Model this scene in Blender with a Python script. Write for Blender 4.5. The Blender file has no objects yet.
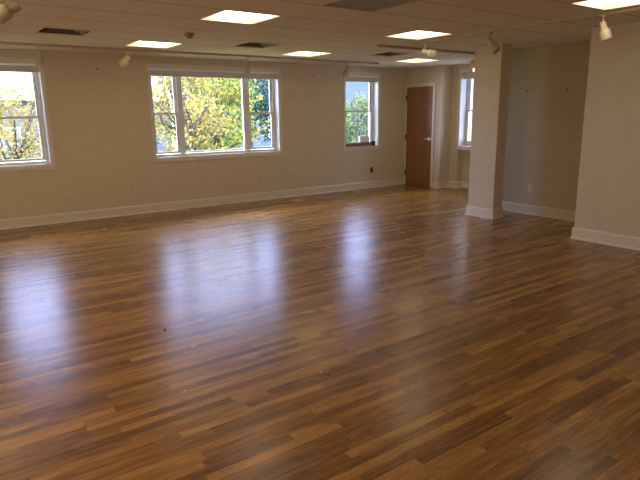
import bpy, bmesh, math, random
from mathutils import Vector, Matrix, Quaternion
random.seed(7)
S = bpy.context.scene
COL = S.collection
CEIL = 2.478          # ceiling height
YB = 8.97             # inner face of the window wall
XD = 8.727            # inner face of the door wall
XC = 6.775            # face of the column
XR = 6.472            # face of the right wall
XA = 7.53             # face of the alcove wall
CY0, CY1 = 5.092, 5.56   # column sides
YR = 3.645            # end of the right wall
XL, YF = -2.6, -2.8   # unseen left and rear walls
G = 0.61              # ceiling grid
GX0, GY0 = 2.405, 4.80
GROUND = -3.6
FILL_W = 62

# ------------------------------------------------------------------ materials
def nmat(name):
    m = bpy.data.materials.new(name); m.use_nodes = True
    nt = m.node_tree
    return m, nt, nt.nodes['Principled BSDF']

def N(nt, t, **kw):
    n = nt.nodes.new(t)
    for k, v in kw.items():
        if hasattr(n, k): setattr(n, k, v)
    return n

def math_n(nt, op, a, b=None):
    n = nt.nodes.new('ShaderNodeMath'); n.operation = op
    for i, v in enumerate((a, b)):
        if v is None: continue
        if isinstance(v, (int, float)): n.inputs[i].default_value = v
        else: nt.links.new(v, n.inputs[i])
    return n.outputs[0]

def ramp(nt, fac, stops):
    r = nt.nodes.new('ShaderNodeValToRGB')
    while len(r.color_ramp.elements) < len(stops): r.color_ramp.elements.new(0.5)
    for e, (p, c) in zip(r.color_ramp.elements, stops):
        e.position = p; e.color = (*c, 1)
    nt.links.new(fac, r.inputs[0]); return r.outputs[0]

def plain(name, col, rough=0.5, metal=0.0, noise=0.0, nscale=30, bump=0.0, spec=None):
    m, nt, b = nmat(name)
    b.inputs['Roughness'].default_value = rough
    b.inputs['Metallic'].default_value = metal
    if spec is not None: b.inputs['Specular IOR Level'].default_value = spec
    tc = N(nt, 'ShaderNodeTexCoord'); nz = N(nt, 'ShaderNodeTexNoise')
    nz.inputs['Scale'].default_value = nscale; nz.inputs['Detail'].default_value = 4
    nt.links.new(tc.outputs['Object'], nz.inputs['Vector'])
    lo = tuple(c * (1 - noise) for c in col); hi = tuple(min(1, c * (1 + noise)) for c in col)
    nt.links.new(ramp(nt, nz.outputs['Fac'], [(0.3, lo), (0.7, hi)]), b.inputs['Base Color'])
    if bump:
        bp = N(nt, 'ShaderNodeBump'); bp.inputs['Strength'].default_value = bump; bp.inputs['Distance'].default_value = 0.002
        nt.links.new(nz.outputs['Fac'], bp.inputs['Height']); nt.links.new(bp.outputs[0], b.inputs['Normal'])
    return m

def emit(name, col, strength, base=(0.8, 0.8, 0.8)):
    m, nt, b = nmat(name)
    b.inputs['Base Color'].default_value = (*base, 1)
    b.inputs['Emission Color'].default_value = (*col, 1)
    b.inputs['Emission Strength'].default_value = strength
    return m

def floor_material():
    m, nt, b = nmat('oak_strip_floor')
    tc = N(nt, 'ShaderNodeTexCoord'); sp = N(nt, 'ShaderNodeSeparateXYZ')
    nt.links.new(tc.outputs['Object'], sp.inputs[0])
    x, y = sp.outputs[0], sp.outputs[1]
    w = 0.057
    yr = math_n(nt, 'DIVIDE', y, w); row = math_n(nt, 'FLOOR', yr); fy = math_n(nt, 'FRACT', yr)
    wn1 = N(nt, 'ShaderNodeTexWhiteNoise', noise_dimensions='1D'); nt.links.new(row, wn1.inputs['W'])
    wn1b = N(nt, 'ShaderNodeTexWhiteNoise', noise_dimensions='1D')
    nt.links.new(math_n(nt, 'ADD', row, 51.37), wn1b.inputs['W'])
    ln = math_n(nt, 'ADD', math_n(nt, 'MULTIPLY', wn1b.outputs['Value'], 0.9), 0.6)
    u = math_n(nt, 'DIVIDE', math_n(nt, 'ADD', x, math_n(nt, 'MULTIPLY', wn1.outputs['Value'], 9.3)), ln)
    idx = math_n(nt, 'FLOOR', u); fu = math_n(nt, 'FRACT', u)
    cv = N(nt, 'ShaderNodeCombineXYZ'); nt.links.new(row, cv.inputs[0]); nt.links.new(idx, cv.inputs[1])
    wn2 = N(nt, 'ShaderNodeTexWhiteNoise', noise_dimensions='2D'); nt.links.new(cv.outputs[0], wn2.inputs['Vector'])
    rnd = wn2.outputs['Value']
    # grain: noise stretched along the strip, different on each board
    gv = N(nt, 'ShaderNodeCombineXYZ')
    nt.links.new(math_n(nt, 'MULTIPLY', x, 3.0), gv.inputs[0]); nt.links.new(math_n(nt, 'MULTIPLY', y, 70.0), gv.inputs[1])
    nt.links.new(math_n(nt, 'MULTIPLY', rnd, 40.0), gv.inputs[2])
    gz = N(nt, 'ShaderNodeTexNoise'); gz.inputs['Scale'].default_value = 1.0; gz.inputs['Detail'].default_value = 5; gz.inputs['Distortion'].default_value = 0.8
    nt.links.new(gv.outputs[0], gz.inputs['Vector'])
    # broad cathedral figure on top of the fine grain
    hv = N(nt, 'ShaderNodeCombineXYZ')
    nt.links.new(math_n(nt, 'MULTIPLY', x, 2.2), hv.inputs[0]); nt.links.new(math_n(nt, 'MULTIPLY', y, 16.0), hv.inputs[1]); nt.links.new(math_n(nt, 'MULTIPLY', rnd, 90.0), hv.inputs[2])
    hz = N(nt, 'ShaderNodeTexNoise'); hz.inputs['Scale'].default_value = 1.0; hz.inputs['Detail'].default_value = 2; hz.inputs['Distortion'].default_value = 1.5
    nt.links.new(hv.outputs[0], hz.inputs['Vector'])
    ring = math_n(nt, 'ABSOLUTE', math_n(nt, 'SUBTRACT', math_n(nt, 'FRACT', math_n(nt, 'MULTIPLY', hz.outputs['Fac'], 7.0)), 0.5))
    t = math_n(nt, 'ADD', math_n(nt, 'MULTIPLY', rnd, 0.50), math_n(nt, 'MULTIPLY', math_n(nt, 'SUBTRACT', gz.outputs['Fac'], 0.25), 0.75))
    t = math_n(nt, 'ADD', t, math_n(nt, 'MULTIPLY', math_n(nt, 'SUBTRACT', hz.outputs['Fac'], 0.5), 0.7))
    t = math_n(nt, 'ADD', t, math_n(nt, 'MULTIPLY', math_n(nt, 'SUBTRACT', ring, 0.25), 0.30))
    colr = ramp(nt, t, [(0.0, (0.100, 0.045, 0.013)), (0.25, (0.205, 0.095, 0.026)), (0.5, (0.320, 0.157, 0.043)), (0.75, (0.48, 0.250, 0.070)), (1.0, (0.68, 0.395, 0.122))])
    # seams
    ey = math_n(nt, 'MINIMUM', fy, math_n(nt, 'SUBTRACT', 1.0, fy))
    eu = math_n(nt, 'MULTIPLY', math_n(nt, 'MINIMUM', fu, math_n(nt, 'SUBTRACT', 1.0, fu)), 12.0)
    ed = math_n(nt, 'MINIMUM', ey, eu)
    seam = N(nt, 'ShaderNodeMapRange'); seam.inputs['From Max'].default_value = 0.035
    seam.inputs['To Min'].default_value = 0.55; seam.inputs['To Max'].default_value = 1.0
    nt.links.new(ed, seam.inputs['Value'])
    mx = N(nt, 'ShaderNodeMix', data_type='RGBA', blend_type='MULTIPLY'); mx.inputs['Factor'].default_value = 1.0
    nt.links.new(colr, mx.inputs['A']); nt.links.new(seam.outputs[0], mx.inputs['B'])
    nt.links.new(mx.outputs['Result'], b.inputs['Base Color'])
    rz = N(nt, 'ShaderNodeTexNoise'); rz.inputs['Scale'].default_value = 1.6
    nt.links.new(tc.outputs['Object'], rz.inputs['Vector'])
    rg = N(nt, 'ShaderNodeMapRange'); rg.inputs['To Min'].default_value = FLOOR_R[0]; rg.inputs['To Max'].default_value = FLOOR_R[1]
    nt.links.new(rz.outputs['Fac'], rg.inputs['Value']); nt.links.new(rg.outputs[0], b.inputs['Roughness'])
    b.inputs['Specular IOR Level'].default_value = FLOOR_SPEC
    bp = N(nt, 'ShaderNodeBump'); bp.inputs['Strength'].default_value = 0.05; bp.inputs['Distance'].default_value = 0.001
    nt.links.new(gz.outputs['Fac'], bp.inputs['Height']); nt.links.new(bp.outputs[0], b.inputs['Normal'])
    return m

def ceiling_material():
    m, nt, b = nmat('acoustic_ceiling_tile')
    b.inputs['Roughness'].default_value = 0.95; b.inputs['Specular IOR Level'].default_value = 0.1
    tc = N(nt, 'ShaderNodeTexCoord'); sp = N(nt, 'ShaderNodeSeparateXYZ'); nt.links.new(tc.outputs['Object'], sp.inputs[0])
    fx = math_n(nt, 'FRACT', math_n(nt, 'DIVIDE', math_n(nt, 'SUBTRACT', sp.outputs[0], GX0 - 20 * G), G))
    fy = math_n(nt, 'FRACT', math_n(nt, 'DIVIDE', math_n(nt, 'SUBTRACT', sp.outputs[1], GY0 - 20 * G), G))
    ex = math_n(nt, 'MINIMUM', fx, math_n(nt, 'SUBTRACT', 1.0, fx)); ey = math_n(nt, 'MINIMUM', fy, math_n(nt, 'SUBTRACT', 1.0, fy))
    lx = math_n(nt, 'LESS_THAN', ex, 0.016); ly = math_n(nt, 'LESS_THAN', ey, 0.022)
    nz = N(nt, 'ShaderNodeTexNoise'); nz.inputs['Scale'].default_value = 90; nz.inputs['Detail'].default_value = 3
    nt.links.new(tc.outputs['Object'], nz.inputs['Vector'])
    base = ramp(nt, nz.outputs['Fac'], [(0.35, tuple(c * 0.93 for c in CEIL_COL)), (0.6, CEIL_COL)])
    m1 = N(nt, 'ShaderNodeMix', data_type='RGBA'); nt.links.new(lx, m1.inputs['Factor']); nt.links.new(base, m1.inputs['A'])
    m1.inputs['B'].default_value = (*[c * 1.05 for c in CEIL_COL], 1)
    m2 = N(nt, 'ShaderNodeMix', data_type='RGBA'); nt.links.new(ly, m2.inputs['Factor']); nt.links.new(m1.outputs['Result'], m2.inputs['A'])
    m2.inputs['B'].default_value = (*[c * 0.62 for c in CEIL_COL], 1)  # shadow on the grid bars along x, painted as darker lines
    nt.links.new(m2.outputs['Result'], b.inputs['Base Color'])
    return m

def door_material():
    m, nt, b = nmat('cherry_door_veneer')
    tc = N(nt, 'ShaderNodeTexCoord'); mp = N(nt, 'ShaderNodeMapping'); mp.inputs['Scale'].default_value = (8, 14, 0.9)
    nt.links.new(tc.outputs['Object'], mp.inputs[0])
    nz = N(nt, 'ShaderNodeTexNoise'); nz.inputs['Scale'].default_value = 2.0; nz.inputs['Detail'].default_value = 5; nz.inputs['Distortion'].default_value = 0.6
    nt.links.new(mp.outputs[0], nz.inputs['Vector'])
    nt.links.new(ramp(nt, nz.outputs['Fac'], [(0.3, (0.25, 0.118, 0.050)), (0.7, (0.36, 0.18, 0.08))]), b.inputs['Base Color'])
    b.inputs['Roughness'].default_value = 0.45
    return m

def glass_material():
    m, nt, b = nmat('window_glass')
    out = nt.nodes['Material Output']
    tr = N(nt, 'ShaderNodeBsdfTransparent'); tr.inputs[0].default_value = (0.97, 0.985, 0.98, 1)
    gl = N(nt, 'ShaderNodeBsdfGlossy'); gl.inputs['Roughness'].default_value = 0.02
    fr = N(nt, 'ShaderNodeFresnel'); fr.inputs[0].default_value = 1.25
    mx = N(nt, 'ShaderNodeMixShader')
    nt.links.new(fr.outputs[0], mx.inputs[0]); nt.links.new(tr.outputs[0], mx.inputs[1]); nt.links.new(gl.outputs[0], mx.inputs[2])
    nt.links.new(mx.outputs[0], out.inputs[0]); nt.nodes.remove(b)
    return m

def leaf_material(name, cols):
    m, nt, b = nmat(name)
    ge = N(nt, 'ShaderNodeNewGeometry')
    cols = [tuple(v * 0.31 for v in q) for q in cols]; n = len(cols)
    c = ramp(nt, ge.outputs['Random Per Island'], [(i / max(1, n - 1), cc) for i, cc in enumerate(cols)])
    out = nt.nodes['Material Output']
    df = N(nt, 'ShaderNodeBsdfDiffuse'); tl = N(nt, 'ShaderNodeBsdfTranslucent'); mx = N(nt, 'ShaderNodeMixShader'); mx.inputs[0].default_value = 0.4
    nt.links.new(c, df.inputs[0]); nt.links.new(c, tl.inputs[0])
    nt.links.new(df.outputs[0], mx.inputs[1]); nt.links.new(tl.outputs[0], mx.inputs[2]); nt.links.new(mx.outputs[0], out.inputs[0])
    nt.nodes.remove(b)
    return m

def siding_material(name, c0, c1, pitch):
    m, nt, b = nmat(name)
    tc = N(nt, 'ShaderNodeTexCoord'); sp = N(nt, 'ShaderNodeSeparateXYZ'); nt.links.new(tc.outputs['Object'], sp.inputs[0])
    f = math_n(nt, 'FRACT', math_n(nt, 'DIVIDE', sp.outputs[2], pitch))
    nt.links.new(ramp(nt, f, [(0.0, tuple(c * 0.7 for c in c0)), (0.12, c0), (1.0, c1)]), b.inputs['Base Color'])
    b.inputs['Roughness'].default_value = 0.9; b.inputs['Specular IOR Level'].default_value = 0.0
    return m

FLOOR_R = (0.23, 0.30); FLOOR_SPEC = 0.6
CEIL_COL = (0.80, 0.735, 0.67)
M_floor = floor_material()
M_ceil = ceiling_material()
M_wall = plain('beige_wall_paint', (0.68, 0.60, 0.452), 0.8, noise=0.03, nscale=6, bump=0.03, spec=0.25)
M_wall_dim = plain('shaded_wall_paint', (0.47, 0.395, 0.26), 0.8, noise=0.03, nscale=6, bump=0.03, spec=0.25)  # beige paint darkened, the alcove's shade put into the colour
M_trim = plain('white_trim_paint', (0.76, 0.71, 0.62), 0.45, noise=0.02)
M_vinyl = plain('white_window_vinyl', (0.83, 0.85, 0.88), 0.4, noise=0.02)
M_jamb = plain('white_jamb_paint', (0.86, 0.88, 0.90), 0.3, noise=0.01, spec=0.7)
M_shade = plain('grey_roller_shade_fabric', (0.66, 0.64, 0.62), 0.8, noise=0.06, nscale=60)
M_door = door_material()
M_glass = glass_material()
M_steel = plain('satin_steel', (0.65, 0.63, 0.6), 0.3, metal=1.0)
M_hinge = plain('dark_bronze_hinge', (0.16, 0.11, 0.07), 0.45, metal=0.8)
M_track = plain('tan_track_enamel', (0.48, 0.40, 0.28), 0.5)
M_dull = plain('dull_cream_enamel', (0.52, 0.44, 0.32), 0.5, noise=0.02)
M_cream = plain('cream_enamel', (0.76, 0.68, 0.48), 0.4, noise=0.02)
M_black = plain('black_void', (0.012, 0.010, 0.009), 0.9)
M_darkvent = plain('dark_vent_metal', (0.10, 0.08, 0.065), 0.6)
M_grille = plain('grey_eggcrate_grille', (0.42, 0.38, 0.33), 0.7)
M_plate = plain('ivory_plastic', (0.66, 0.58, 0.45), 0.4)
M_dkplate = plain('dark_brown_plastic', (0.035, 0.025, 0.02), 0.4)
M_slot = plain('outlet_slot_black', (0.03, 0.025, 0.02), 0.6)
M_board = plain('reddish_brown_board', (0.26, 0.125, 0.07), 0.6, noise=0.25, nscale=12)
M_boardend = plain('dark_board_end', (0.03, 0.02, 0.018), 0.7)
M_box = plain('white_plastic_tub', (0.85, 0.87, 0.92), 0.4)
M_crumb = plain('white_crumb', (0.8, 0.78, 0.72), 0.8)
M_dkcrumb = plain('dark_crumb', (0.03, 0.02, 0.015), 0.8)
M_brown = plain('brown_plastic', (0.30, 0.19, 0.12), 0.6)
M_diff = emit('lit_diffuser', (1.0, 0.84, 0.60), 4.6)
M_refl = emit('lit_reflector', (1.0, 0.78, 0.34), 0.75, (0.55, 0.48, 0.28))
M_lamp = emit('lit_lamp_face', (1.0, 0.78, 0.5), 6.0)
M_lampdim = emit('dim_lamp_face', (1.0, 0.55, 0.22), 1.2)
M_lens = plain('unlit_lamp_glass', (0.35, 0.32, 0.27), 0.15)
M_bark = plain('tree_bark', (0.028, 0.022, 0.02), 0.9, noise=0.3, nscale=12)
M_grass = plain('grass_ground', (0.10, 0.13, 0.05), 0.95, noise=0.4, nscale=3)

# ------------------------------------------------------------------ geometry helpers
class MB:
    def __init__(s): s.bm = bmesh.new()
    def box(s, x0, x1, y0, y1, z0, z1):
        vs = [s.bm.verts.new((x, y, z)) for z in (z0, z1) for y in (y0, y1) for x in (x0, x1)]
        for f in ((0, 2, 3, 1), (4, 5, 7, 6), (0, 1, 5, 4), (2, 6, 7, 3), (0, 4, 6, 2), (1, 3, 7, 5)):
            s.bm.faces.new([vs[i] for i in f])
        return s
    def lathe(s, p, axis, prof, n=20):
        """prof = [(t along axis, radius)] closed at both ends"""
        q = Vector((0, 0, 1)).rotation_difference(Vector(axis).normalized()); p = Vector(p)
        rings = []
        for t, r in prof:
            rings.append([s.bm.verts.new(p + q @ Vector((r * math.cos(2 * math.pi * i / n), r * math.sin(2 * math.pi * i / n), t))) for i in range(n)])
        for a, b in zip(rings, rings[1:]):
            for i in range(n): s.bm.faces.new((a[i], a[(i + 1) % n], b[(i + 1) % n], b[i]))
        s.bm.faces.new(list(reversed(rings[0]))); s.bm.faces.new(rings[-1])
        return s
    def tube(s, pts, radii, n=8):
        rings = []
        pts = [Vector(p) for p in pts]
        for i, p in enumerate(pts):
            d = (pts[min(i + 1, len(pts) - 1)] - pts[max(i - 1, 0)]).normalized()
            q = Vector((0, 0, 1)).rotation_difference(d)
            rings.append([s.bm.verts.new(p + q @ Vector((radii[i] * math.cos(2 * math.pi * k / n), radii[i] * math.sin(2 * math.pi * k / n), 0))) for k in range(n)])
        for a, b in zip(rings, rings[1:]):
            for k in range(n): s.bm.faces.new((a[k], a[(k + 1) % n], b[(k + 1) % n], b[k]))
        s.bm.faces.new(list(reversed(rings[0]))); s.bm.faces.new(rings[-1])
        return s
    def sweep(s, path, prof, closed=False):
        """extrude profile [(offset to the left of travel, z)] along a 2-D path with mitred corners"""
        P = [Vector(p) for p in path]; n = len(P); rings = []
        for i in range(n):
            d0 = (P[i] - P[i - 1]).normalized() if (i > 0 or closed) else None
            d1 = (P[(i + 1) % n] - P[i]).normalized() if (i < n - 1 or closed) else None
            d0 = d0 or d1; d1 = d1 or d0
            n0 = Vector((-d0.y, d0.x)); n1 = Vector((-d1.y, d1.x))
            mdir = (n0 + n1).normalized(); k = 1 / max(0.3, mdir.dot(n0))
            rings.append([s.bm.verts.new((P[i].x + mdir.x * k * o, P[i].y + mdir.y * k * o, z)) for o, z in prof])
        m = len(prof)
        pairs = list(zip(rings, rings[1:])) + ([(rings[-1], rings[0])] if closed else [])
        for a, b in pairs:
            for j in range(m): s.bm.faces.new((a[j], b[j], b[(j + 1) % m], a[(j + 1) % m]))
        if not closed: s.bm.faces.new(rings[0]); s.bm.faces.new(list(reversed(rings[-1])))
        return s
    def build(s, name, mat, parent=None, bevel=0.0, smooth=False, origin=None):
        bmesh.ops.recalc_face_normals(s.bm, faces=s.bm.faces)
        o0 = Vector(origin) if origin else (Vector(parent['_w']) if parent is not None and '_w' in parent else Vector((0, 0, 0)))
        bmesh.ops.translate(s.bm, vec=-o0, verts=s.bm.verts)
        me = bpy.data.meshes.new(name); s.bm.to_mesh(me); s.bm.free()
        me.materials.append(mat)
        if smooth:
            for p in me.polygons: p.use_smooth = True
            try: me.set_sharp_from_angle(angle=math.radians(40))
            except Exception: pass
        o = bpy.data.objects.new(name, me); COL.objects.link(o)
        if parent is not None:
            o.parent = parent; o['_w'] = o0[:]
        else: o.location = o0; o['_w'] = o0[:]
        if bevel:
            bv = o.modifiers.new('bevel', 'BEVEL'); bv.width = bevel; bv.segments = 2; bv.limit_method = 'ANGLE'
        return o

def thing(name, loc, label=None, cat=None, group=None, kind=None):
    o = bpy.data.objects.new(name, None); COL.objects.link(o); o.location = loc; o['_w'] = tuple(loc)
    o.empty_display_size = 0.1
    tag(o, label, cat, group, kind); return o

def tag(o, label=None, cat=None, group=None, kind=None):
    for k, v in (('label', label), ('category', cat), ('group', group), ('kind', kind)):
        if v: o[k] = v
    return o

def struct(mb, name, mat, label=None, cat=None, **kw):
    o = mb.build(name, mat, **kw); return tag(o, label, cat, kind='structure')

def rect_minus(x0, x1, y0, y1, holes):
    """split a rectangle into cells that leave the holes (hx0,hx1,hy0,hy1) open"""
    xs = sorted({x0, x1} | {h[0] for h in holes} | {h[1] for h in holes}); ys = sorted({y0, y1} | {h[2] for h in holes} | {h[3] for h in holes})
    out = []
    for xa, xb in zip(xs, xs[1:]):
        ya0 = None
        for ya, yb in zip(ys, ys[1:]):
            cx, cy = (xa + xb) / 2, (ya + yb) / 2
            inside = any(h[0] < cx < h[1] and h[2] < cy < h[3] for h in holes)
            if inside:
                if ya0 is not None: out.append((xa, xb, ya0, ya)); ya0 = None
            elif ya0 is None: ya0 = ya
        if ya0 is not None: out.append((xa, xb, ya0, ys[-1]))
    return out

# ------------------------------------------------------------------ room shell
XE = 9.61
struct(MB().box(XL - 0.3, XE + 0.3, YF - 0.3, YB + 0.3, -0.25, 0.0), 'floor', M_floor,
       'glossy brown oak strip floor running the whole room', 'floor')

def cell(i, j): return (GX0 + i * G, GX0 + (i + 1) * G, GY0 + j * G, GY0 + (j + 1) * G)
LIGHTS = [(0, 4), (0, 0), (4, 4), (4, 0), (8, 4), (4, -4), (0, -4), (-4, 0), (-4, 4), (-4, -4)]
VENTS = [(-2, 3), (2, 3), (6, 3)]
RETURN = [(1, -2)]
holes = [cell(*c) for c in LIGHTS + VENTS + RETURN]
e = 0.012
holes = [(a + e, b - e, c + e, d - e) for a, b, c, d in holes]
mb = MB()
for a, b, c, d in rect_minus(XL - 0.3, XE + 0.3, YF - 0.3, YB + 0.3, holes): mb.box(a, b, c, d, CEIL, CEIL + 0.16)
struct(mb, 'ceiling', M_ceil, 'suspended ceiling of square acoustic tiles in a grid', 'ceiling')

WZ0, WZ1 = 0.88, 2.30
W1 = (0.68, 1.55); W2 = (3.12, 5.50); W3 = (7.05, 7.93)
mb = MB()
for a, b, c, d in rect_minus(XL, XE, 0, CEIL, [(*w, WZ0, WZ1) for w in (W1, W2, W3)]): mb.box(a, b, YB, YB + 0.3, c, d)
struct(mb, 'wall_back', M_wall, 'long beige wall holding three of the windows', 'wall')

# door wall with the doorway, the return beside it and the pilaster of the window niche
DY0, DY1, DZ = 8.165, 8.945, 2.10
YN = 7.95
mb = MB()
for a, b, c, d in rect_minus(YN, YB, 0, CEIL, [(DY0, DY1, 0, DZ)]): mb.box(XD, XD + 0.14, a, b, c, d)
mb.box(XD + 0.14, XD + 0.16, YN, YB, 0, CEIL)
struct(mb, 'wall_door', M_wall, 'short beige wall around the wooden door', 'wall')
XP, YP, XN = 9.03, 7.735, 9.20
NY0 = 6.85
mb = MB()
mb.box(XD + 0.16, XP, YN, YB, 0, CEIL)
mb.box(XP, XE, YP, YB, 0, CEIL)
mb.box(XP, XE, 6.1, NY0, 0, CEIL)
mb.box(XP, XN, NY0, YP, 2.335, CEIL)
for a, b, c, d in rect_minus(NY0, YP, 0, CEIL, [(NY0 + 0.03, YP - 0.014, 0.90, 2.30)]): mb.box(XN, XE, a, b, c, d)
struct(mb, 'wall_nook', M_wall, 'beige wall around the recessed window beyond the column', 'wall')
struct(MB().box(XA, XE, 5.96, 6.1, 0, CEIL), 'wall_passage', M_wall, 'beige wall behind the column', 'wall')
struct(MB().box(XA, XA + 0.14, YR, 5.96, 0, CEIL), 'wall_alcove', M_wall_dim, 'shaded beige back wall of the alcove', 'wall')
struct(MB().box(XR, XA + 0.14, YF, YR, 0, CEIL), 'wall_right', M_wall, 'beige wall at the right edge', 'wall')
struct(MB().box(XC, XC + 0.215, CY0, CY1, 0, CEIL), 'wall_column', M_wall, 'square beige column standing in front of the alcove', 'column', bevel=0.004)
struct(MB().box(XL - 0.3, XL, YF - 0.3, YB + 0.3, 0, CEIL), 'wall_left', M_wall, 'beige wall left of the room', 'wall')
struct(MB().box(XL, XE, YF - 0.3, YF, 0, CEIL), 'wall_rear', M_wall, 'beige wall behind the viewer', 'wall')

# baseboards
PROF = [(0, 0), (0.030, 0), (0.030, 0.008), (0.024, 0.018), (0.017, 0.022), (0.017, 0.122), (0.013, 0.134), (0.006, 0.142), (0, 0.145)]
PROF = [(-o, z) for o, z in PROF]     # offset to the right of travel = into the room
M_trim_dim = plain('shaded_trim_paint', (0.58, 0.50, 0.365), 0.5, noise=0.02)  # white trim darkened to carry the shade inside the alcove
def base(name, path, label, closed=False): struct(MB().sweep(path, PROF, closed), name, M_trim_dim if 'alcove' in name else M_trim, label, 'baseboard')
base('baseboard_back', [(XL, YB), (XD, YB)], 'white baseboard along the window wall')
base('baseboard_door', [(XD, 8.13), (XD, YN), (XP, YN), (XP, YP), (XN, YP), (XN, NY0)], 'white baseboard stepping round the corner right of the door')
base('baseboard_alcove', [(XA, 5.95), (XA, YR)], 'shaded white baseboard at the back of the alcove')
base('baseboard_right', [(XA - 0.03, YR), (XR, YR), (XR, YF)], 'white baseboard along the right wall')
base('baseboard_column', [(XC, CY1), (XC, CY0), (XC + 0.215, CY0), (XC + 0.215, CY1)], 'white baseboard wrapped round the column foot', True)
base('baseboard_left', [(XL, YF), (XL, YB - 0.03)], 'white baseboard on the left wall')

# ------------------------------------------------------------------ windows
CW = 0.052
def casing(x0, x1, z0, z1, y, parent):
    mb = MB(); t = 0.018
    mb.box(x0 - CW, x0, y - t, y, z0 - CW - 0.015, z1 + CW + 0.015); mb.box(x1, x1 + CW, y - t, y, z0 - CW - 0.015, z1 + CW + 0.015)
    mb.box(x0, x1, y - t, y, z1, z1 + CW + 0.015); mb.box(x0, x1, y - t, y, z0 - CW - 0.015, z0)
    return mb.build('casing', M_trim, parent, bevel=0.004)
def frame_boxes(mb, x0, x1, z0, z1, w, y0, y1, wb=None):
    wb = wb or w
    mb.box(x0, x0 + w, y0, y1, z0, z1); mb.box(x1 - w, x1, y0, y1, z0, z1)
    mb.box(x0 + w, x1 - w, y0, y1, z1 - w, z1); mb.box(x0 + w, x1 - w, y0, y1, z0, z0 + wb)
def jamb(x0, x1, z0, z1, y, parent, d=0.3):
    mb = MB(); t = 0.012
    mb.box(x0, x0 + t, y, y + d, z0, z1); mb.box(x1 - t, x1, y, y + d, z0, z1)
    mb.box(x0 + t, x1 - t, y, y + d, z1 - t, z1); mb.box(x0 + t, x1 - t, y, y + d, z0, z0 + t)
    mb.build('jamb', M_jamb, parent)
def double_hung(x0, x1, z0, z1, zm, y, parent, w=0.038):
    """upper sash outside, lower sash inside, each with its pane"""
    for nm, za, zb, yy in (('sash', zm - 0.016, z1, y + 0.032), ('sash', z0, zm + 0.016, y)):
        mb = MB(); hb = 0.032
        mb.box(x0, x0 + w, yy, yy + 0.03, za, zb); mb.box(x1 - w, x1, yy, yy + 0.03, za, zb)
        mb.box(x0 + w, x1 - w, yy, yy + 0.03, zb - hb, zb); mb.box(x0 + w, x1 - w, yy, yy + 0.03, za, za + hb)
        s = mb.build(nm, M_vinyl, parent, bevel=0.003)
        MB().box(x0 + w, x1 - w, yy + 0.013, yy + 0.017, za + hb, zb - hb).build('pane', M_glass, s)
    mb = MB()  # small sash lock on the meeting rail
    mb.box((x0 + x1) / 2 - 0.025, (x0 + x1) / 2 + 0.025, y + 0.004, y + 0.03, zm + 0.016, zm + 0.03); mb.build('sash_lock', M_vinyl, parent)
def shade(x0, x1, z, y, parent):
    mb = MB(); mb.lathe((x0 + 0.015, y + 0.05, z - 0.04), (1, 0, 0), [(0, 0.022), (x1 - x0 - 0.03, 0.022)], 16)
    mb.box(x0 + 0.012, x1 - 0.012, y + 0.02, y + 0.026, z - 0.098, z - 0.03)
    mb.lathe((x0 + 0.02, y + 0.023, z - 0.10), (1, 0, 0), [(0, 0.009), (x1 - x0 - 0.04, 0.009)], 10)
    mb.build('window_shade', M_shade, parent)
SY = YB + 0.15
def outer_frame(x0, x1, parent, w=0.035):
    mb = MB(); frame_boxes(mb, x0 + 0.012, x1 - 0.012, WZ0 + 0.012, WZ1 - 0.012, w, SY - 0.01, SY + 0.09); return mb

w = thing('window_1', (W1[0], YB, WZ0), 'white framed window at the left edge showing yellow leaves and sky', 'window', kind='structure')
casing(*W1, WZ0, WZ1, YB, w); jamb(*W1, WZ0, WZ1, YB, w); outer_frame(*W1, w).build('frame', M_vinyl, w, bevel=0.003)
double_hung(W1[0] + 0.047, W1[1] - 0.047, 0.937, 2.253, 1.56, SY, w); shade(*W1, WZ1 - 0.012, YB, w)

w = thing('window_2', (W2[0], YB, WZ0), 'wide three-part white window in the middle of the wall', 'window', kind='structure')
casing(*W2, WZ0, WZ1, YB, w); jamb(*W2, WZ0, WZ1, YB, w)
mb = outer_frame(*W2, w); mb.box(3.60, 3.675, SY - 0.02, SY + 0.09, WZ0 + 0.047, WZ1 - 0.047); mb.box(4.86, 4.945, SY - 0.02, SY + 0.09, WZ0 + 0.047, WZ1 - 0.047)
mb.build('frame', M_vinyl, w, bevel=0.003)
double_hung(W2[0] + 0.047, 3.60, 0.937, 2.253, 1.59, SY, w); double_hung(4.945, W2[1] - 0.047, 0.937, 2.253, 1.59, SY, w)
mb = MB(); frame_boxes(mb, 3.675, 4.86, 0.937, 2.253, 0.022, SY, SY + 0.05); s = mb.build('sash', M_vinyl, w)
MB().box(3.697, 4.838, SY + 0.022, SY + 0.026, 0.959, 2.231).build('pane', M_glass, s)
shade(*W2, WZ1 - 0.012, YB, w)

w = thing('window_3', (W3[0], YB, WZ0), 'narrow white window left of the wooden door', 'window', kind='structure')
casing(*W3, WZ0, WZ1, YB, w); jamb(*W3, WZ0, WZ1, YB, w); outer_frame(*W3, w, 0.03).build('frame', M_vinyl, w, bevel=0.003)
double_hung(W3[0] + 0.042, W3[1] - 0.042, 0.922, 2.258, 1.60, SY, w, 0.045); shade(*W3, WZ1 - 0.012, YB, w)

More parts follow.
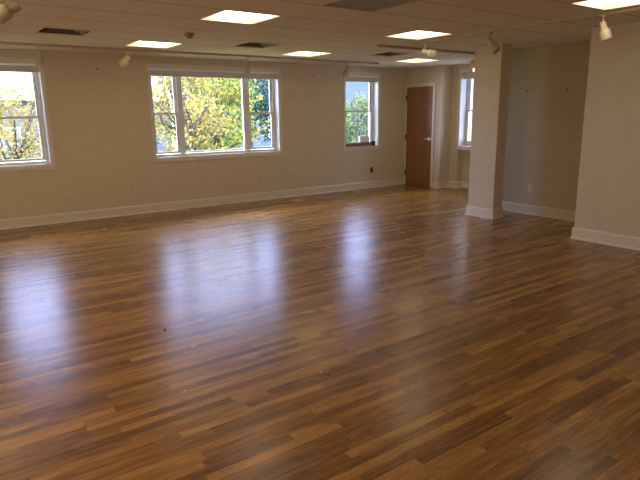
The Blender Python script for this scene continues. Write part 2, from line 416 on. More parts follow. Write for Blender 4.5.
# window 4 sits in the niche of the nook wall and faces the room sideways (built along y)
w = thing('window_4', (XN, NY0, 0.9), 'deep set window partly hidden behind the column', 'window', kind='structure')
a, b = NY0 + 0.03, YP - 0.014
def yb(mb, y0, y1, x0, x1, z0, z1): mb.box(x0, x1, y0, y1, z0, z1)
mb = MB()
yb(mb, a, a + 0.02, XN + 0.02, XN + 0.12, 0.90, 2.30); yb(mb, b - 0.02, b, XN + 0.02, XN + 0.12, 0.90, 2.30)
yb(mb, a + 0.02, b - 0.02, XN + 0.02, XN + 0.12, 2.26, 2.30); yb(mb, a + 0.02, b - 0.02, XN + 0.02, XN + 0.12, 0.90, 0.94)
mb.build('frame', M_vinyl, w, bevel=0.003)
for za, zb, xx in ((1.565, 2.26, XN + 0.065), (0.94, 1.60, XN + 0.03)):
    mb = MB()
    yb(mb, a + 0.02, a + 0.052, xx, xx + 0.03, za, zb); yb(mb, b - 0.052, b - 0.02, xx, xx + 0.03, za, zb)
    yb(mb, a + 0.052, b - 0.052, xx, xx + 0.03, zb - 0.035, zb); yb(mb, a + 0.052, b - 0.052, xx, xx + 0.03, za, za + 0.035)
    s = mb.build('sash', M_vinyl, w, bevel=0.003)
    mb = MB(); yb(mb, a + 0.052, b - 0.052, xx + 0.013, xx + 0.017, za + 0.035, zb - 0.035); mb.build('pane', M_glass, s)
mb = MB(); mb.lathe((XP + 0.09, NY0 + 0.02, 2.28), (0, 1, 0), [(0, 0.028), (YP - NY0 - 0.04, 0.028)], 14); mb.box(XP + 0.06, XP + 0.066, NY0 + 0.02, YP - 0.02, 2.20, 2.28)
mb.build('window_shade', M_shade, w)
mb = MB(); mb.box(XP - 0.03, XN, NY0 + 0.014, YP - 0.014, 0.845, 0.88); mb.build('stool', M_trim, w, bevel=0.005)
mb = MB(); mb.box(XP + 0.002, XN, YP - 0.012, YP, 0.88, 2.335); mb.box(XP + 0.002, XN, NY0, NY0 + 0.012, 0.88, 2.335); mb.build('jamb', M_jamb, w)
mb = MB(); t = 0.016
mb.box(XP - t, XP, YP, YP + 0.06, 0.83, 2.40); mb.box(XP - t, XP, NY0 - 0.06, NY0, 0.83, 2.40); mb.box(XP - t, XP, NY0, YP, 2.335, 2.40)
mb.box(XP - t, XP, NY0 - 0.06, YP + 0.06, 0.80, 0.83)
mb.build('casing', M_trim, w, bevel=0.004)

# ------------------------------------------------------------------ door
d = thing('door_1', (XD, DY0, 0), 'reddish brown wooden door with a steel lever handle', 'door', kind='structure')
mb = MB(); c = 0.05; t = 0.018
mb.box(XD - t, XD, DY0 - c, DY0 + 0.012, 0, DZ + c); mb.box(XD - t, XD, DY1 - 0.012, YB - 0.001, 0, DZ + c); mb.box(XD - t, XD, DY0 + 0.012, DY1 - 0.012, DZ - 0.012, DZ + c)
mb.box(XD, XD + 0.13, DY0, DY0 + 0.012, 0, DZ); mb.box(XD, XD + 0.13, DY1 - 0.012, DY1, 0, DZ); mb.box(XD, XD + 0.13, DY0 + 0.012, DY1 - 0.012, DZ - 0.012, DZ)
mb.build('door_frame', M_trim, d, bevel=0.003)
leaf = MB().box(XD - 0.008, XD + 0.036, DY0 + 0.016, DY1 - 0.016, 0.012, DZ - 0.016).build('door_leaf', M_door, d, bevel=0.002)
mb = MB(); mb.lathe((XD - 0.008, DY0 + 0.075, 1.01), (-1, 0, 0), [(0, 0.040), (0.010, 0.040), (0.016, 0.032), (0.016, 0.015), (0.05, 0.014)], 20)
mb.tube([(XD - 0.055, DY0 + 0.07, 1.01), (XD - 0.06, DY0 + 0.10, 1.012), (XD - 0.058, DY0 + 0.15, 1.008), (XD - 0.056, DY0 + 0.19, 1.003)], [0.016, 0.015, 0.013, 0.010], 10)
mb.build('door_handle', M_steel, leaf, smooth=True)
for z in (0.27, 1.04, 1.87):
    mb = MB(); mb.lathe((XD - 0.024, DY1 - 0.012, z - 0.055), (0, 0, 1), [(0, 0.009), (0.003, 0.012), (0.107, 0.012), (0.11, 0.009)], 10)
    mb.box(XD - 0.020, XD - 0.0085, DY1 - 0.03, DY1 + 0.012, z - 0.05, z + 0.05); mb.build('hinge', M_hinge, d)

# ------------------------------------------------------------------ ceiling lights
LL = {(0, 4): 'square lit ceiling panel above the left end of the wide window',
      (0, 0): 'large lit ceiling panel near the top of the view, nearer than the wide window',
      (4, 4): 'slim lit ceiling panel over the wall between the wide window and the narrow window',
      (4, 0): 'bright lit ceiling panel just behind the horizontal cream spotlight',
      (8, 4): 'farthest lit ceiling panel, in front of the wooden door',
      (4, -4): 'big lit ceiling panel cut off by the top right corner of the view',
      (0, -4): 'lit ceiling panel nearest overhead, out of view', (-4, 0): 'lit ceiling panel toward the left wall, out of view',
      (-4, 4): 'lit ceiling panel above the left window corner, out of view', (-4, -4): 'lit ceiling panel by the rear left corner, out of view'}
VIS_L = [(0, 4), (0, 0), (4, 4), (4, 0), (8, 4), (4, -4)]
def ceiling_light(c):
    x0, x1, y0, y1 = cell(*c); cx, cy = (x0 + x1) / 2, (y0 + y1) / 2
    t = thing('ceiling_light', (cx, cy, CEIL), LL[c], 'ceiling light', 'recessed ceiling light panels')
    e = 0.0135; a, b, c0, d0 = x0 + e, x1 - e, y0 + e, y1 - e
    mb = MB(); r = 0.005                                        # flange and housing
    mb.box(a, a + r, c0, d0, CEIL - 0.002, CEIL + 0.13); mb.box(b - r, b, c0, d0, CEIL - 0.002, CEIL + 0.13)
    mb.box(a + r, b - r, c0, c0 + r, CEIL - 0.002, CEIL + 0.13); mb.box(a + r, b - r, d0 - r, d0, CEIL - 0.002, CEIL + 0.13)
    mb.box(a, b, c0, d0, CEIL + 0.13, CEIL + 0.14)
    mb.build('frame', M_trim, t)
    # reflector: end plates at both x ends with a curved cut, behind the barrel
    mb = MB()
    for xa, xb in ((a + r, a + r + 0.002), (b - r - 0.002, b - r)): mb.box(xa, xb, c0 + r, d0 - r, CEIL + 0.004, CEIL + 0.125)
    mb.box(a + r, b - r, c0 + r, d0 - r, CEIL + 0.075, CEIL + 0.08)
    mb.build('reflector', M_refl, t)
    # barrel diffuser bulging down, its axis along x
    mb = MB(); n = 14; xa, xb = a + 0.10, b - 0.008; ya, yb_ = c0 + 0.008, d0 - 0.008
    va, vb = [], []
    for i in range(n + 1):
        s = i / n; y = ya + (yb_ - ya) * s; z = CEIL + 0.058 - 0.05 * math.sin(math.pi * s)
        va.append(mb.bm.verts.new((xa, y, z))); vb.append(mb.bm.verts.new((xb, y, z)))
    for i in range(n): mb.bm.faces.new((va[i], va[i + 1], vb[i + 1], vb[i]))
    mb.bm.faces.new(va); mb.bm.faces.new(vb)
    mb.build('diffuser', M_diff, t)
    return t
for c in VIS_L: ceiling_light(c)
# unseen fittings added for their light: copies of the same fitting share the grid
for c in [(0, -4), (-4, 0), (-4, 4), (-4, -4)]: ceiling_light(c)

# ------------------------------------------------------------------ ceiling vents
VL = ['dark slotted ceiling vent at the far left, above the left window', 'dark ceiling vent above the middle of the wide window', 'dark ceiling vent above the narrow window']
for c, lab in zip(VENTS, VL):
    x0, x1, y0, y1 = cell(*c); e = 0.0135; a, b, c0, d0 = x0 + e, x1 - e, y0 + e, y1 - e
    t = thing('ceiling_vent', ((x0 + x1) / 2, (y0 + y1) / 2, CEIL), lab, 'ceiling vent', 'square ceiling air vents')
    mb = MB(); r = 0.04
    mb.box(a, a + r, c0, d0, CEIL - 0.004, CEIL + 0.01); mb.box(b - r, b, c0, d0, CEIL - 0.004, CEIL + 0.01)
    mb.box(a + r, b - r, c0, c0 + r, CEIL - 0.004, CEIL + 0.01); mb.box(a + r, b - r, d0 - r, d0, CEIL - 0.004, CEIL + 0.01)
    mb.build('frame', M_ceil, t)
    MB().box(a, b, c0, d0, CEIL + 0.12, CEIL + 0.14).build('backing', M_black, t)
    mb = MB()
    mb.box(a, a + 0.01, c0, d0, CEIL + 0.01, CEIL + 0.12); mb.box(b - 0.01, b, c0, d0, CEIL + 0.01, CEIL + 0.12)
    mb.box(a + 0.01, b - 0.01, c0, c0 + 0.01, CEIL + 0.01, CEIL + 0.12); mb.box(a + 0.01, b - 0.01, d0 - 0.01, d0, CEIL + 0.01, CEIL + 0.12)
    mb.build('housing', M_black, t)
    cx, cy = (x0 + x1) / 2, (y0 + y1) / 2
    for k, h in enumerate((0.225, 0.155, 0.085)):              # nested square cones of a diffuser
        mb = MB(); z = CEIL + 0.008 + 0.012 * k; g = 0.035
        bmv = []
        for hh, zz in ((h, z), (h - g, z + 0.045)):
            bmv.append([mb.bm.verts.new((cx + sx * hh, cy + sy * hh, zz)) for sx, sy in ((-1, -1), (1, -1), (1, 1), (-1, 1))])
        for i in range(4): mb.bm.faces.new((bmv[0][i], bmv[0][(i + 1) % 4], bmv[1][(i + 1) % 4], bmv[1][i]))
        mb.build('louver', M_darkvent, t)
x0, x1, y0, y1 = cell(1, -2); e = 0.0135; a, b, c0, d0 = x0 + e, x1 - e, y0 + e, y1 - e
t = thing('return_air_grille', ((x0 + x1) / 2, (y0 + y1) / 2, CEIL), 'large grey return air grille cut by the top edge', 'ceiling vent')
mb = MB(); r = 0.02
mb.box(a, a + r, c0, d0, CEIL - 0.003, CEIL + 0.13); mb.box(b - r, b, c0, d0, CEIL - 0.003, CEIL + 0.13)
mb.box(a + r, b - r, c0, c0 + r, CEIL - 0.003, CEIL + 0.13); mb.box(a + r, b - r, d0 - r, d0, CEIL - 0.003, CEIL + 0.13); mb.box(a, b, c0, d0, CEIL + 0.13, CEIL + 0.14)
mb.build('frame', M_grille, t)
mb = MB(); n = 22
for i in range(1, n):
    x = a + r + (b - a - 2 * r) * i / n; mb.box(x - 0.002, x + 0.002, c0 + r, d0 - r, CEIL + 0.002, CEIL + 0.022)
    y = c0 + r + (d0 - c0 - 2 * r) * i / n; mb.box(a + r, b - r, y - 0.002, y + 0.002, CEIL + 0.0025, CEIL + 0.0215)
mb.build('grid', M_grille, t)

# sprinkler-like detector on the ceiling
t = thing('smoke_detector', (2.694, 6.319, CEIL), 'small brown detector on the ceiling between two lit panels', 'smoke detector')
MB().lathe((2.694, 6.319, CEIL), (0, 0, -1), [(0, 0.052), (0.014, 0.054), (0.03, 0.05)], 24).build('base', M_brown, t, smooth=True)
MB().lathe((2.694, 6.319, CEIL - 0.03), (0, 0, -1), [(0, 0.042), (0.016, 0.036), (0.03, 0.022)], 24).build('cover', M_brown, t, smooth=True)

# ------------------------------------------------------------------ light tracks and spotlights
def track(p0, p1, lab):
    p0, p1 = Vector(p0), Vector(p1); L = (p1 - p0).length; ang = math.atan2(p1.y - p0.y, p1.x - p0.x)
    t = thing('light_track', (p0.x, p0.y, CEIL), lab, 'light track', 'ceiling light tracks')
    t.rotation_euler = (0, 0, ang); t['_w'] = (0, 0, 0)
    mb = MB()
    mb.box(0.02, L - 0.02, -0.018, -0.007, -0.028, 0); mb.box(0.02, L - 0.02, 0.007, 0.018, -0.028, 0); mb.box(0.02, L - 0.02, -0.007, 0.007, -0.008, 0)
    mb.build('rail', M_track, t)
    for x in (0, L - 0.02): MB().box(x, x + 0.02, -0.0195, 0.0195, -0.0295, 0).build('end_cap', M_track, t)
    return t
TY = 8.15
track((XL + 0.3, TY), (7.2, TY), 'long cream light track parallel to the window wall')
track((5.60, 5.62), (5.52, 0.3), 'cream light track running past the horizontal spotlight to the top right corner')
track((5.35, 6.07), (7.62, 6.07), 'dark looking light track ending beside the column')
track((0.70, 1.2), (0.70, 5.2), 'light track above the top left corner, mostly out of view')

def spot(x, y, dirv, lab, lamp=M_lens, stem=0.085, size=1.0, off=0.0, paint=None):
    paint = paint or M_cream
    """canister spot: adapter in the track, stem, back can, wider front can, lamp face"""
    t = thing('track_spotlight', (x, y, CEIL - 0.0285), lab, 'spotlight', 'track spotlights')
    z0 = CEIL - 0.0285
    mb = MB(); mb.box(x - 0.03, x + 0.03, y - 0.012, y + 0.012, z0 - 0.016, z0); mb.build('adapter', paint, t, bevel=0.003)
    piv = Vector((x, y, z0 - 0.016 - stem))
    mb = MB(); mb.lathe((x, y, z0 - 0.016 - stem), (0, 0, 1), [(0, 0.0075), (stem, 0.0075)], 10); mb.build('stem', paint, t, smooth=True)
    d = Vector(dirv).normalized(); k = size
    back = piv - d * (0.045 * k + off)
    prof = [(0, 0.024 * k), (0.006 * k, 0.032 * k), (0.082 * k, 0.034 * k), (0.084 * k, 0.047 * k), (0.098 * k, 0.054 * k), (0.175 * k, 0.055 * k), (0.182 * k, 0.052 * k)]
    MB().lathe(back, d, prof, 24).build('can', paint, t, smooth=True)
    MB().lathe(back + d * 0.1825 * k, d, [(0, 0.045 * k), (0.003 * k, 0.045 * k)], 24).build('lamp_face', lamp, t)
    return t
sr = Vector((0.815, -0.58, 0)); fwd = Vector((0.58, 0.815, 0)); dn = Vector((0, 0, -1))
spot(1.43, TY, -0.3 * sr + dn + 0.2 * fwd, 'pale spotlight hanging in front of the left window top corner', paint=M_dull)
spot(2.53, TY, -0.75 * sr + dn * 0.6 + 0.35 * fwd, 'cream spotlight on the track just left of the wide window')
spot(4.44, TY, -0.2 * sr + dn + 0.2 * fwd, 'spotlight hanging over the top of the wide window', paint=M_dull)
spot(6.46, TY, -0.45 * sr + dn + 0.1 * fwd, 'small spotlight above the left top corner of the narrow window', paint=M_dull)
spot(5.595, 5.41, sr + 0.27 * dn + 0.05 * fwd, 'cream spotlight pointing sideways under the bright ceiling panel', stem=0.10)
spot(5.575, 4.36, 0.5 * sr + dn * 0.8 - 0.4 * fwd, 'spotlight aimed down in front of the column top', paint=M_dull)
spot(5.545, 3.02, 0.3 * sr + dn - 0.10 * fwd, 'large cream spotlight pointing down near the right wall', stem=0.06, off=-0.028, size=0.95)
spot(7.36, 6.07, 0.2 * sr + dn * 0.8 - 0.7 * fwd, 'glowing spotlight peeking out left of the column', lamp=M_lamp, stem=0.12)
spot(0.74, 5.10, -0.7 * sr + dn * 0.5 - 0.5 * fwd, 'blurred tan spotlight in the top left corner', lamp=M_lampdim, stem=0.05, size=1.1, paint=M_dull)

# ------------------------------------------------------------------ outlets and nails
def outlet_back(x, z, lab, plate=M_plate, w=0.07, h=0.115, group='wall outlets', cat='outlet'):
    t = thing('wall_outlet', (x, YB, z), lab, cat, group)
    MB().box(x - w / 2, x + w / 2, YB - 0.007, YB, z - h / 2, z + h / 2).build('cover_plate', plate, t, bevel=0.003)
    for dz in (-0.024, 0.024):
        s = MB().lathe((x, YB - 0.007, z + dz), (0, -1, 0), [(0, 0.016), (0.002, 0.016)], 16).build('socket', plate, t)
        mb = MB(); mb.box(x - 0.007, x - 0.0045, YB - 0.0095, YB - 0.0088, z + dz - 0.002, z + dz + 0.008); mb.box(x + 0.0045, x + 0.007, YB - 0.0095, YB - 0.0088, z + dz - 0.002, z + dz + 0.008)
        mb.build('slot', M_slot, s)
outlet_back(1.734, 0.385, 'ivory wall outlet below and right of the left window')
outlet_back(2.711, 0.43, 'ivory wall outlet below the left end of the wide window')
outlet_back(3.369, 0.385, 'wider ivory wall outlet under the left pane of the wide window', w=0.115)
outlet_back(5.04, 0.40, 'faint ivory wall outlet under the right part of the wide window')
outlet_back(5.80, 0.42, 'faint wide wall plate between the wide window and the narrow window', w=0.115)
outlet_back(7.757, 0.38, 'dark brown wall outlet below the narrow window', plate=M_dkplate)
t = thing('wall_outlet', (XA, 5.0, 0.41), 'ivory wall outlet low on the alcove wall', 'outlet', 'wall outlets')
MB().box(XA - 0.007, XA, 4.965, 5.035, 0.35, 0.465).build('cover_plate', M_trim_dim, t, bevel=0.003)  # plate takes the same shade-darkened trim colour
for dz in (-0.024, 0.024): MB().lathe((XA - 0.007, 5.0, 0.408 + dz), (-1, 0, 0), [(0, 0.016), (0.002, 0.016)], 16).build('socket', M_trim_dim, t)
def nail(p, ax, lab):
    o = MB().lathe(p, ax, [(0, 0.006), (0.012, 0.006), (0.012, 0.013), (0.017, 0.010)], 10).build('wall_nail', M_dkcrumb, origin=p); tag(o, lab, 'nail', 'nails left in the walls')
nail((2.326, YB, 2.254), (0, -1, 0), 'dark nail high on the wall left of the wide window')
nail((6.273, YB, 2.243), (0, -1, 0), 'dark nail high on the wall left of the narrow window')
nail((XA, 5.15, 1.85), (-1, 0, 0), 'dark nail on the alcove wall, the one nearer the column')
nail((XA, 4.511, 1.838), (-1, 0, 0), 'dark nail on the alcove wall, the one nearer the right wall')

# ------------------------------------------------------------------ things on the narrow window's sill and on the floor
t = thing('wooden_board', (7.44, YB + 0.03, WZ0 + 0.012), 'brown wooden board lying along the sill of the narrow window', 'board')
MB().box(7.065, 7.76, YB - 0.015, YB + 0.045, WZ0 + 0.012, 0.968).build('plank', M_board, t, bevel=0.003)
MB().box(7.76, 7.835, YB - 0.017, YB + 0.05, WZ0 + 0.012, 0.985).build('end_block', M_boardend, t, bevel=0.004)
t = thing('plastic_tub', (7.62, YB + 0.095, WZ0 + 0.012), 'small white tub standing on the narrow window sill behind the board', 'tub')
mb = MB(); vs = []
for z, hx, hy in ((WZ0 + 0.012, 0.125, 0.036), (1.075, 0.13, 0.038)):
    vs.append([mb.bm.verts.new((7.62 + sx * hx, YB + 0.095 + sy * hy, z)) for sx, sy in ((-1, -1), (1, -1), (1, 1), (-1, 1))])
for i in range(4): mb.bm.faces.new((vs[0][i], vs[0][(i + 1) % 4], vs[1][(i + 1) % 4], vs[1][i]))
mb.bm.faces.new(vs[0]); mb.bm.faces.new(vs[1]); mb.build('body', M_box, t, bevel=0.012)
MB().box(7.485, 7.755, YB + 0.055, YB + 0.135, 1.075, 1.095).build('lid', M_box, t, bevel=0.008)

def crumb(x, y, r, mat, lab, nm='paper_scrap', cat='scrap'):
    bm = bmesh.new(); bmesh.ops.create_icosphere(bm, subdivisions=2, radius=r)
    for v in bm.verts:
        v.co *= 1 + random.uniform(-0.25, 0.25); v.co.z *= 0.5
    zmin = min(v.co.z for v in bm.verts)
    for v in bm.verts: v.co += Vector((x, y, -zmin))
    m = MB(); m.bm.free(); m.bm = bm
    tag(m.build(nm, mat, origin=(x, y, 0)), lab, cat)
crumb(1.812, 2.553, 0.010, M_crumb, 'tiny white scrap on the floor near the middle of the foreground')
crumb(1.051, 2.842, 0.007, M_crumb, 'tiny pale scrap on the floor left of centre')
crumb(1.83, 2.50, 0.008, M_dkcrumb, 'tiny dark crumb on the floor beside the white scrap', 'dirt_crumb', 'crumb')
crumb(1.28, 7.485, 0.014, M_dkcrumb, 'dark crumb on the floor near the window wall at left', 'dirt_crumb', 'crumb')
crumb(1.295, 3.822, 0.010, M_dkcrumb, 'dark crumb on the floor between the left and wide window reflections', 'dirt_crumb', 'crumb')

# ------------------------------------------------------------------ outside
struct(MB().box(-70, 110, YB + 0.6, 110, GROUND - 0.2, GROUND), 'ground', M_grass, 'grassy ground outside the windows', 'ground')

def tree(x, y, ctr_z, rad, n_leaf, cols, lab, leaf=0.12, clumps=60, trunk_r=0.16, seed=0, nbranch=14, tall=1.0):
    rnd = random.Random(seed)
    t = thing('tree', (x, y, GROUND), lab, 'tree', 'trees outside the windows')
    mb = MB(); fork = ctr_z - rad[2] * 0.55
    mb.tube([(x, y, GROUND), (x + 0.05, y, (GROUND + fork) / 2), (x, y + 0.05, fork), (x + 0.1, y, ctr_z + rad[2] * 0.3)], [trunk_r, trunk_r * 0.85, trunk_r * 0.7, trunk_r * 0.2])
    cl = []
    for i in range(clumps):
        while True:
            v = Vector((rnd.uniform(-1, 1), rnd.uniform(-1, 1), rnd.uniform(-1, 1)))
            if 0.35 < v.length < 1: break
        cl.append(Vector((x + v.x * rad[0], y + v.y * rad[1], ctr_z + v.z * rad[2])))
    for i in range(nbranch):
        e = cl[i % len(cl)]; s = Vector((x, y, fork + rnd.uniform(-0.3, 0.9) * rad[2] * 0.5)); mid = (s + e) / 2 + Vector((rnd.uniform(-.2, .2), rnd.uniform(-.2, .2), -0.15))
        mb.tube([s, mid, e], [trunk_r * 0.38, trunk_r * 0.22, trunk_r * 0.08], 6)
    mb.build('trunk', M_bark, t, smooth=True)
    verts, faces = [], []
    for i in range(n_leaf):
        c = cl[rnd.randrange(len(cl))]; rr = 0.30 * (rad[0] + rad[2]) / 2 / 1.7 + 0.12
        p = c + Vector((rnd.gauss(0, rr * 0.55), rnd.gauss(0, rr * 0.55), rnd.gauss(0, rr * 0.45)))
        q = Quaternion((rnd.gauss(0, 1), rnd.gauss(0, 1), rnd.gauss(0, 1), rnd.gauss(0, 1))).normalized()
        l = leaf * rnd.uniform(0.7, 1.3); k = len(verts)
        for a, b in ((-0.5, 0), (-0.05, 0.28), (0.5, 0), (-0.05, -0.28)): verts.append(p + q @ Vector((a * l, b * l, 0.04 * l if b else 0)) - Vector((x, y, GROUND)))
        faces.append((k, k + 1, k + 2, k + 3))
    me = bpy.data.meshes.new('foliage'); me.from_pydata(verts, [], faces); me.materials.append(leaf_material('leaves', cols))
    o = bpy.data.objects.new('foliage', me); COL.objects.link(o); o.parent = t
    return t
YEL = [(0.64, 0.46, 0.11), (0.74, 0.57, 0.18), (0.52, 0.42, 0.15), (0.33, 0.34, 0.15), (0.80, 0.66, 0.32)]
YGR = [(0.74, 0.70, 0.12), (1.0, 0.90, 0.22), (0.32, 0.50, 0.17), (1.0, 0.86, 0.20), (0.12, 0.26, 0.14), (0.24, 0.42, 0.18)]
GRN = [(0.05, 0.14, 0.06), (0.10, 0.24, 0.09), (0.20, 0.36, 0.12), (0.08, 0.2, 0.10)]
BGR = [(0.05, 0.13, 0.12), (0.08, 0.18, 0.15), (0.12, 0.23, 0.17), (0.22, 0.31, 0.18)]
PAL = [(0.42, 0.44, 0.16), (0.22, 0.34, 0.16), (0.12, 0.26, 0.16), (0.50, 0.50, 0.22)]
tree(2.0, 16.6, 1.05, (1.5, 1.2, 1.5), 4000, YEL, 'sparse yellow tree outside the left window', leaf=0.11, trunk_r=0.10, clumps=80, seed=3)
tree(5.75, 14.2, 1.5, (1.0, 1.0, 2.0), 2600, YEL, 'thin yellow tree with dark branches outside the left pane of the wide window', leaf=0.12, clumps=45, seed=5, nbranch=22)
tree(7.75, 16.5, 1.7, (1.4, 1.2, 2.2), 6800, YGR, 'full yellow-green tree filling the middle pane of the wide window', leaf=0.13, clumps=80, seed=8)
tree(9.3, 20.6, 2.2, (1.8, 1.4, 2.7), 4200, GRN, 'dark green tree behind the yellow-green tree', leaf=0.15, clumps=80, seed=11)
tree(12.7, 23.4, 2.4, (1.6, 1.2, 2.3), 6500, BGR, 'bluish green tree outside the right pane of the wide window', leaf=0.15, clumps=60, seed=14)
tree(13.9, 17.0, 0.9, (1.2, 1.2, 1.45), 7000, PAL, 'pale green tree outside the narrow window', leaf=0.12, clumps=60, seed=17)
tree(17.4, 13.4, 0.6, (1.2, 1.2, 1.6), 1500, BGR, 'tree outside the window beyond the column', leaf=0.15, clumps=50, seed=20)

def building(x0, x1, y0, y1, z1, mat, roofmat, lab, wins, roof_h=0.9):
    t = thing('building', ((x0 + x1) / 2, (y0 + y1) / 2, GROUND), lab, 'building')
    MB().box(x0, x1, y0, y1, GROUND, z1).build('wall', mat, t)
    mb = MB(); ov = 0.35; ym = (y0 + y1) / 2
    v = [mb.bm.verts.new(p) for p in ((x0 - ov, y0 - ov, z1 - 0.05), (x1 + ov, y0 - ov, z1 - 0.05), (x1 + ov, y1 + ov, z1 - 0.05), (x0 - ov, y1 + ov, z1 - 0.05), (x0 - ov, ym, z1 + roof_h), (x1 + ov, ym, z1 + roof_h))]
    for f in ((0, 1, 5, 4), (3, 4, 5, 2), (0, 4, 3), (1, 2, 5), (0, 3, 2, 1)): mb.bm.faces.new([v[i] for i in f])
    mb.build('roof', roofmat, t)
    for (wx, wz, ww, wh) in wins:
        mb = MB(); f = 0.08
        mb.box(wx, wx + f, y0 - 0.05, y0, wz, wz + wh); mb.box(wx + ww - f, wx + ww, y0 - 0.05, y0, wz, wz + wh)
        mb.box(wx + f, wx + ww - f, y0 - 0.05, y0, wz, wz + f); mb.box(wx + f, wx + ww - f, y0 - 0.05, y0, wz + wh - f, wz + wh); mb.box(wx + f, wx + ww - f, y0 - 0.04, y0, wz + wh / 2 - 0.03, wz + wh / 2 + 0.03)
        w = mb.build('window', M_trim, t)
        MB().box(wx + f, wx + ww - f, y0 - 0.03, y0 - 0.01, wz + f, wz + wh - f).build('pane', plain('far_glass', (0.10, 0.13, 0.18), 0.1), w)
    return t
M_sidA = siding_material('blue_grey_siding', (0.075, 0.098, 0.148), (0.088, 0.114, 0.17), 0.2)
M_sidB = siding_material('pale_grey_siding', (0.075, 0.084, 0.11), (0.088, 0.10, 0.128), 0.25)
M_roofA = plain('slate_roof', (0.06, 0.065, 0.08), 0.9, spec=0.0, noise=0.2); M_roofB = plain('teal_grey_roof', (0.12, 0.15, 0.155), 0.9, spec=0.0, noise=0.1)
building(15.5, 40, 29, 37, 4.6, M_sidA, M_roofA, 'blue-grey clapboard building behind the trees at right', [(17.0, 0.2, 1.2, 1.8), (26.6, -0.9, 1.3, 1.6)])
building(-4, 12.6, 33, 41, 2.5, M_sidB, M_roofB, 'pale grey building with a teal roof behind the yellow trees', [(3.2, -0.6, 1.2, 1.7), (6.5, -0.6, 1.2, 1.7), (9.8, -0.2, 1.2, 1.7)], roof_h=1.0)
M_sidC = siding_material('dark_blue_siding', (0.012, 0.015, 0.024), (0.017, 0.021, 0.033), 0.25); M_roofC = plain('dark_roof', (0.012, 0.013, 0.017), 0.9, spec=0.0)
def building_side():
    t = thing('building', (24, 14, GROUND), 'dark house glimpsed through the window beyond the column', 'building')
    MB().box(22, 30, 6, 24, GROUND, 2.1).build('wall', M_sidC, t)
    mb = MB(); v = [mb.bm.verts.new(p) for p in ((21.7, 5.7, 2.05), (30.3, 5.7, 2.05), (30.3, 24.3, 2.05), (21.7, 24.3, 2.05), (26, 5.7, 3.4), (26, 24.3, 3.4))]
    for f in ((0, 3, 5, 4), (1, 4, 5, 2), (0, 4, 1), (3, 2, 5), (0, 1, 2, 3)): mb.bm.faces.new([v[i] for i in f])
    mb.build('roof', M_roofC, t)
building_side()

# ------------------------------------------------------------------ light
wd = bpy.data.worlds.new('sky'); S.world = wd; wd.use_nodes = True; nt = wd.node_tree
bg = nt.nodes['Background']
tc = N(nt, 'ShaderNodeTexCoord'); sp = N(nt, 'ShaderNodeSeparateXYZ'); nt.links.new(tc.outputs['Generated'], sp.inputs[0])
nt.links.new(ramp(nt, sp.outputs[2], [(0.0, (0.64, 0.76, 1.0)), (0.10, (0.43, 0.52, 1.0)), (0.42, (0.48, 0.58, 1.0)), (0.72, (1.0, 0.97, 0.95))]), bg.inputs['Color'])
ms = N(nt, 'ShaderNodeMapRange'); ms.inputs['From Min'].default_value = 0.25; ms.inputs['From Max'].default_value = 0.75
ms.inputs['To Min'].default_value = 6.2; ms.inputs['To Max'].default_value = 22.0
nt.links.new(sp.outputs[2], ms.inputs['Value']); az = math_n(nt, 'ADD', math_n(nt, 'MULTIPLY', math_n(nt, 'MULTIPLY', sp.outputs[0], sp.outputs[0]), math_n(nt, 'SUBTRACT', 1.7, math_n(nt, 'MULTIPLY', sp.outputs[0], 2.3))), 1.0)   # brighter toward -x
nt.links.new(math_n(nt, 'MULTIPLY', ms.outputs[0], az), bg.inputs['Strength'])   # overcast sky: brighter overhead
sl = bpy.data.lights.new('sun', 'SUN'); sl.energy = 0.8; sl.angle = math.radians(3); sl.color = (1.0, 0.94, 0.82)
so = bpy.data.objects.new('sun', sl); COL.objects.link(so)
so.rotation_euler = Vector((0.45, 0.75, -0.62)).to_track_quat('-Z', 'Y').to_euler()
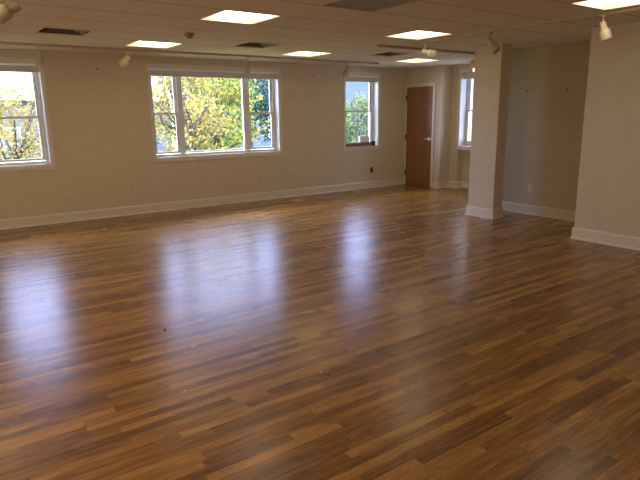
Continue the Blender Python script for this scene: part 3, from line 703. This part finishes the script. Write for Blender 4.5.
# portals help the sky light find its way through the windows
for (x0, x1) in (W1, W2, W3):
    al = bpy.data.lights.new('sky_portal', 'AREA'); al.shape = 'RECTANGLE'; al.size = x1 - x0; al.size_y = WZ1 - WZ0; al.cycles.is_portal = True
    ao = bpy.data.objects.new('sky_portal', al); COL.objects.link(ao); ao.location = ((x0 + x1) / 2, YB + 0.32, (WZ0 + WZ1) / 2)
    ao.rotation_euler = Vector((0, -1, 0)).to_track_quat('-Z', 'Z').to_euler()
al = bpy.data.lights.new('sky_portal', 'AREA'); al.shape = 'RECTANGLE'; al.size = 0.8; al.size_y = 1.4; al.cycles.is_portal = True
ao = bpy.data.objects.new('sky_portal', al); COL.objects.link(ao); ao.location = (XE + 0.02, (NY0 + YP) / 2, 1.6)
ao.rotation_euler = Vector((-1, 0, 0)).to_track_quat('-Z', 'Z').to_euler()

# warm fill lights added in the unseen left part of the room, no fixtures
for (x, y, z, wt) in ((-1.8, 0.4, 1.6, FILL_W), (-1.8, 4.2, 1.6, FILL_W)):
    pl = bpy.data.lights.new('fill_light', 'POINT'); pl.energy = wt; pl.shadow_soft_size = 0.4; pl.color = (1.0, 0.84, 0.63)
    po = bpy.data.objects.new('fill_light', pl); COL.objects.link(po); po.location = (x, y, z)

# ------------------------------------------------------------------ camera
yaw, pitch, roll = math.radians(54.551), math.radians(12.813), math.radians(-0.755)
fw = Vector((math.cos(yaw) * math.cos(pitch), math.sin(yaw) * math.cos(pitch), -math.sin(pitch)))
rt = Vector((math.sin(yaw), -math.cos(yaw), 0)); up = rt.cross(fw)
r2 = rt * math.cos(roll) + up * math.sin(roll); u2 = -rt * math.sin(roll) + up * math.cos(roll)
cd = bpy.data.cameras.new('camera'); cd.sensor_width = 36; cd.lens = 552.8 / 640 * 36; cd.clip_end = 500; cd.clip_start = 0.05
co = bpy.data.objects.new('camera', cd); COL.objects.link(co)
mt = Matrix((r2, u2, -fw)).transposed().to_4x4(); mt.translation = (0, 0, 1.55)
co.matrix_world = mt
S.camera = co
S.view_settings.view_transform = 'Standard'; S.view_settings.look = 'None'; S.view_settings.exposure = 0.0
S.cycles.max_bounces = 10; S.cycles.diffuse_bounces = 5; S.cycles.glossy_bounces = 4; S.cycles.transparent_max_bounces = 16
S.cycles.sample_clamp_indirect = 6.0; S.cycles.use_denoising = True; S.cycles.denoising_prefilter = 'ACCURATE'

for o in S.objects:
    if '_w' in o: del o['_w']
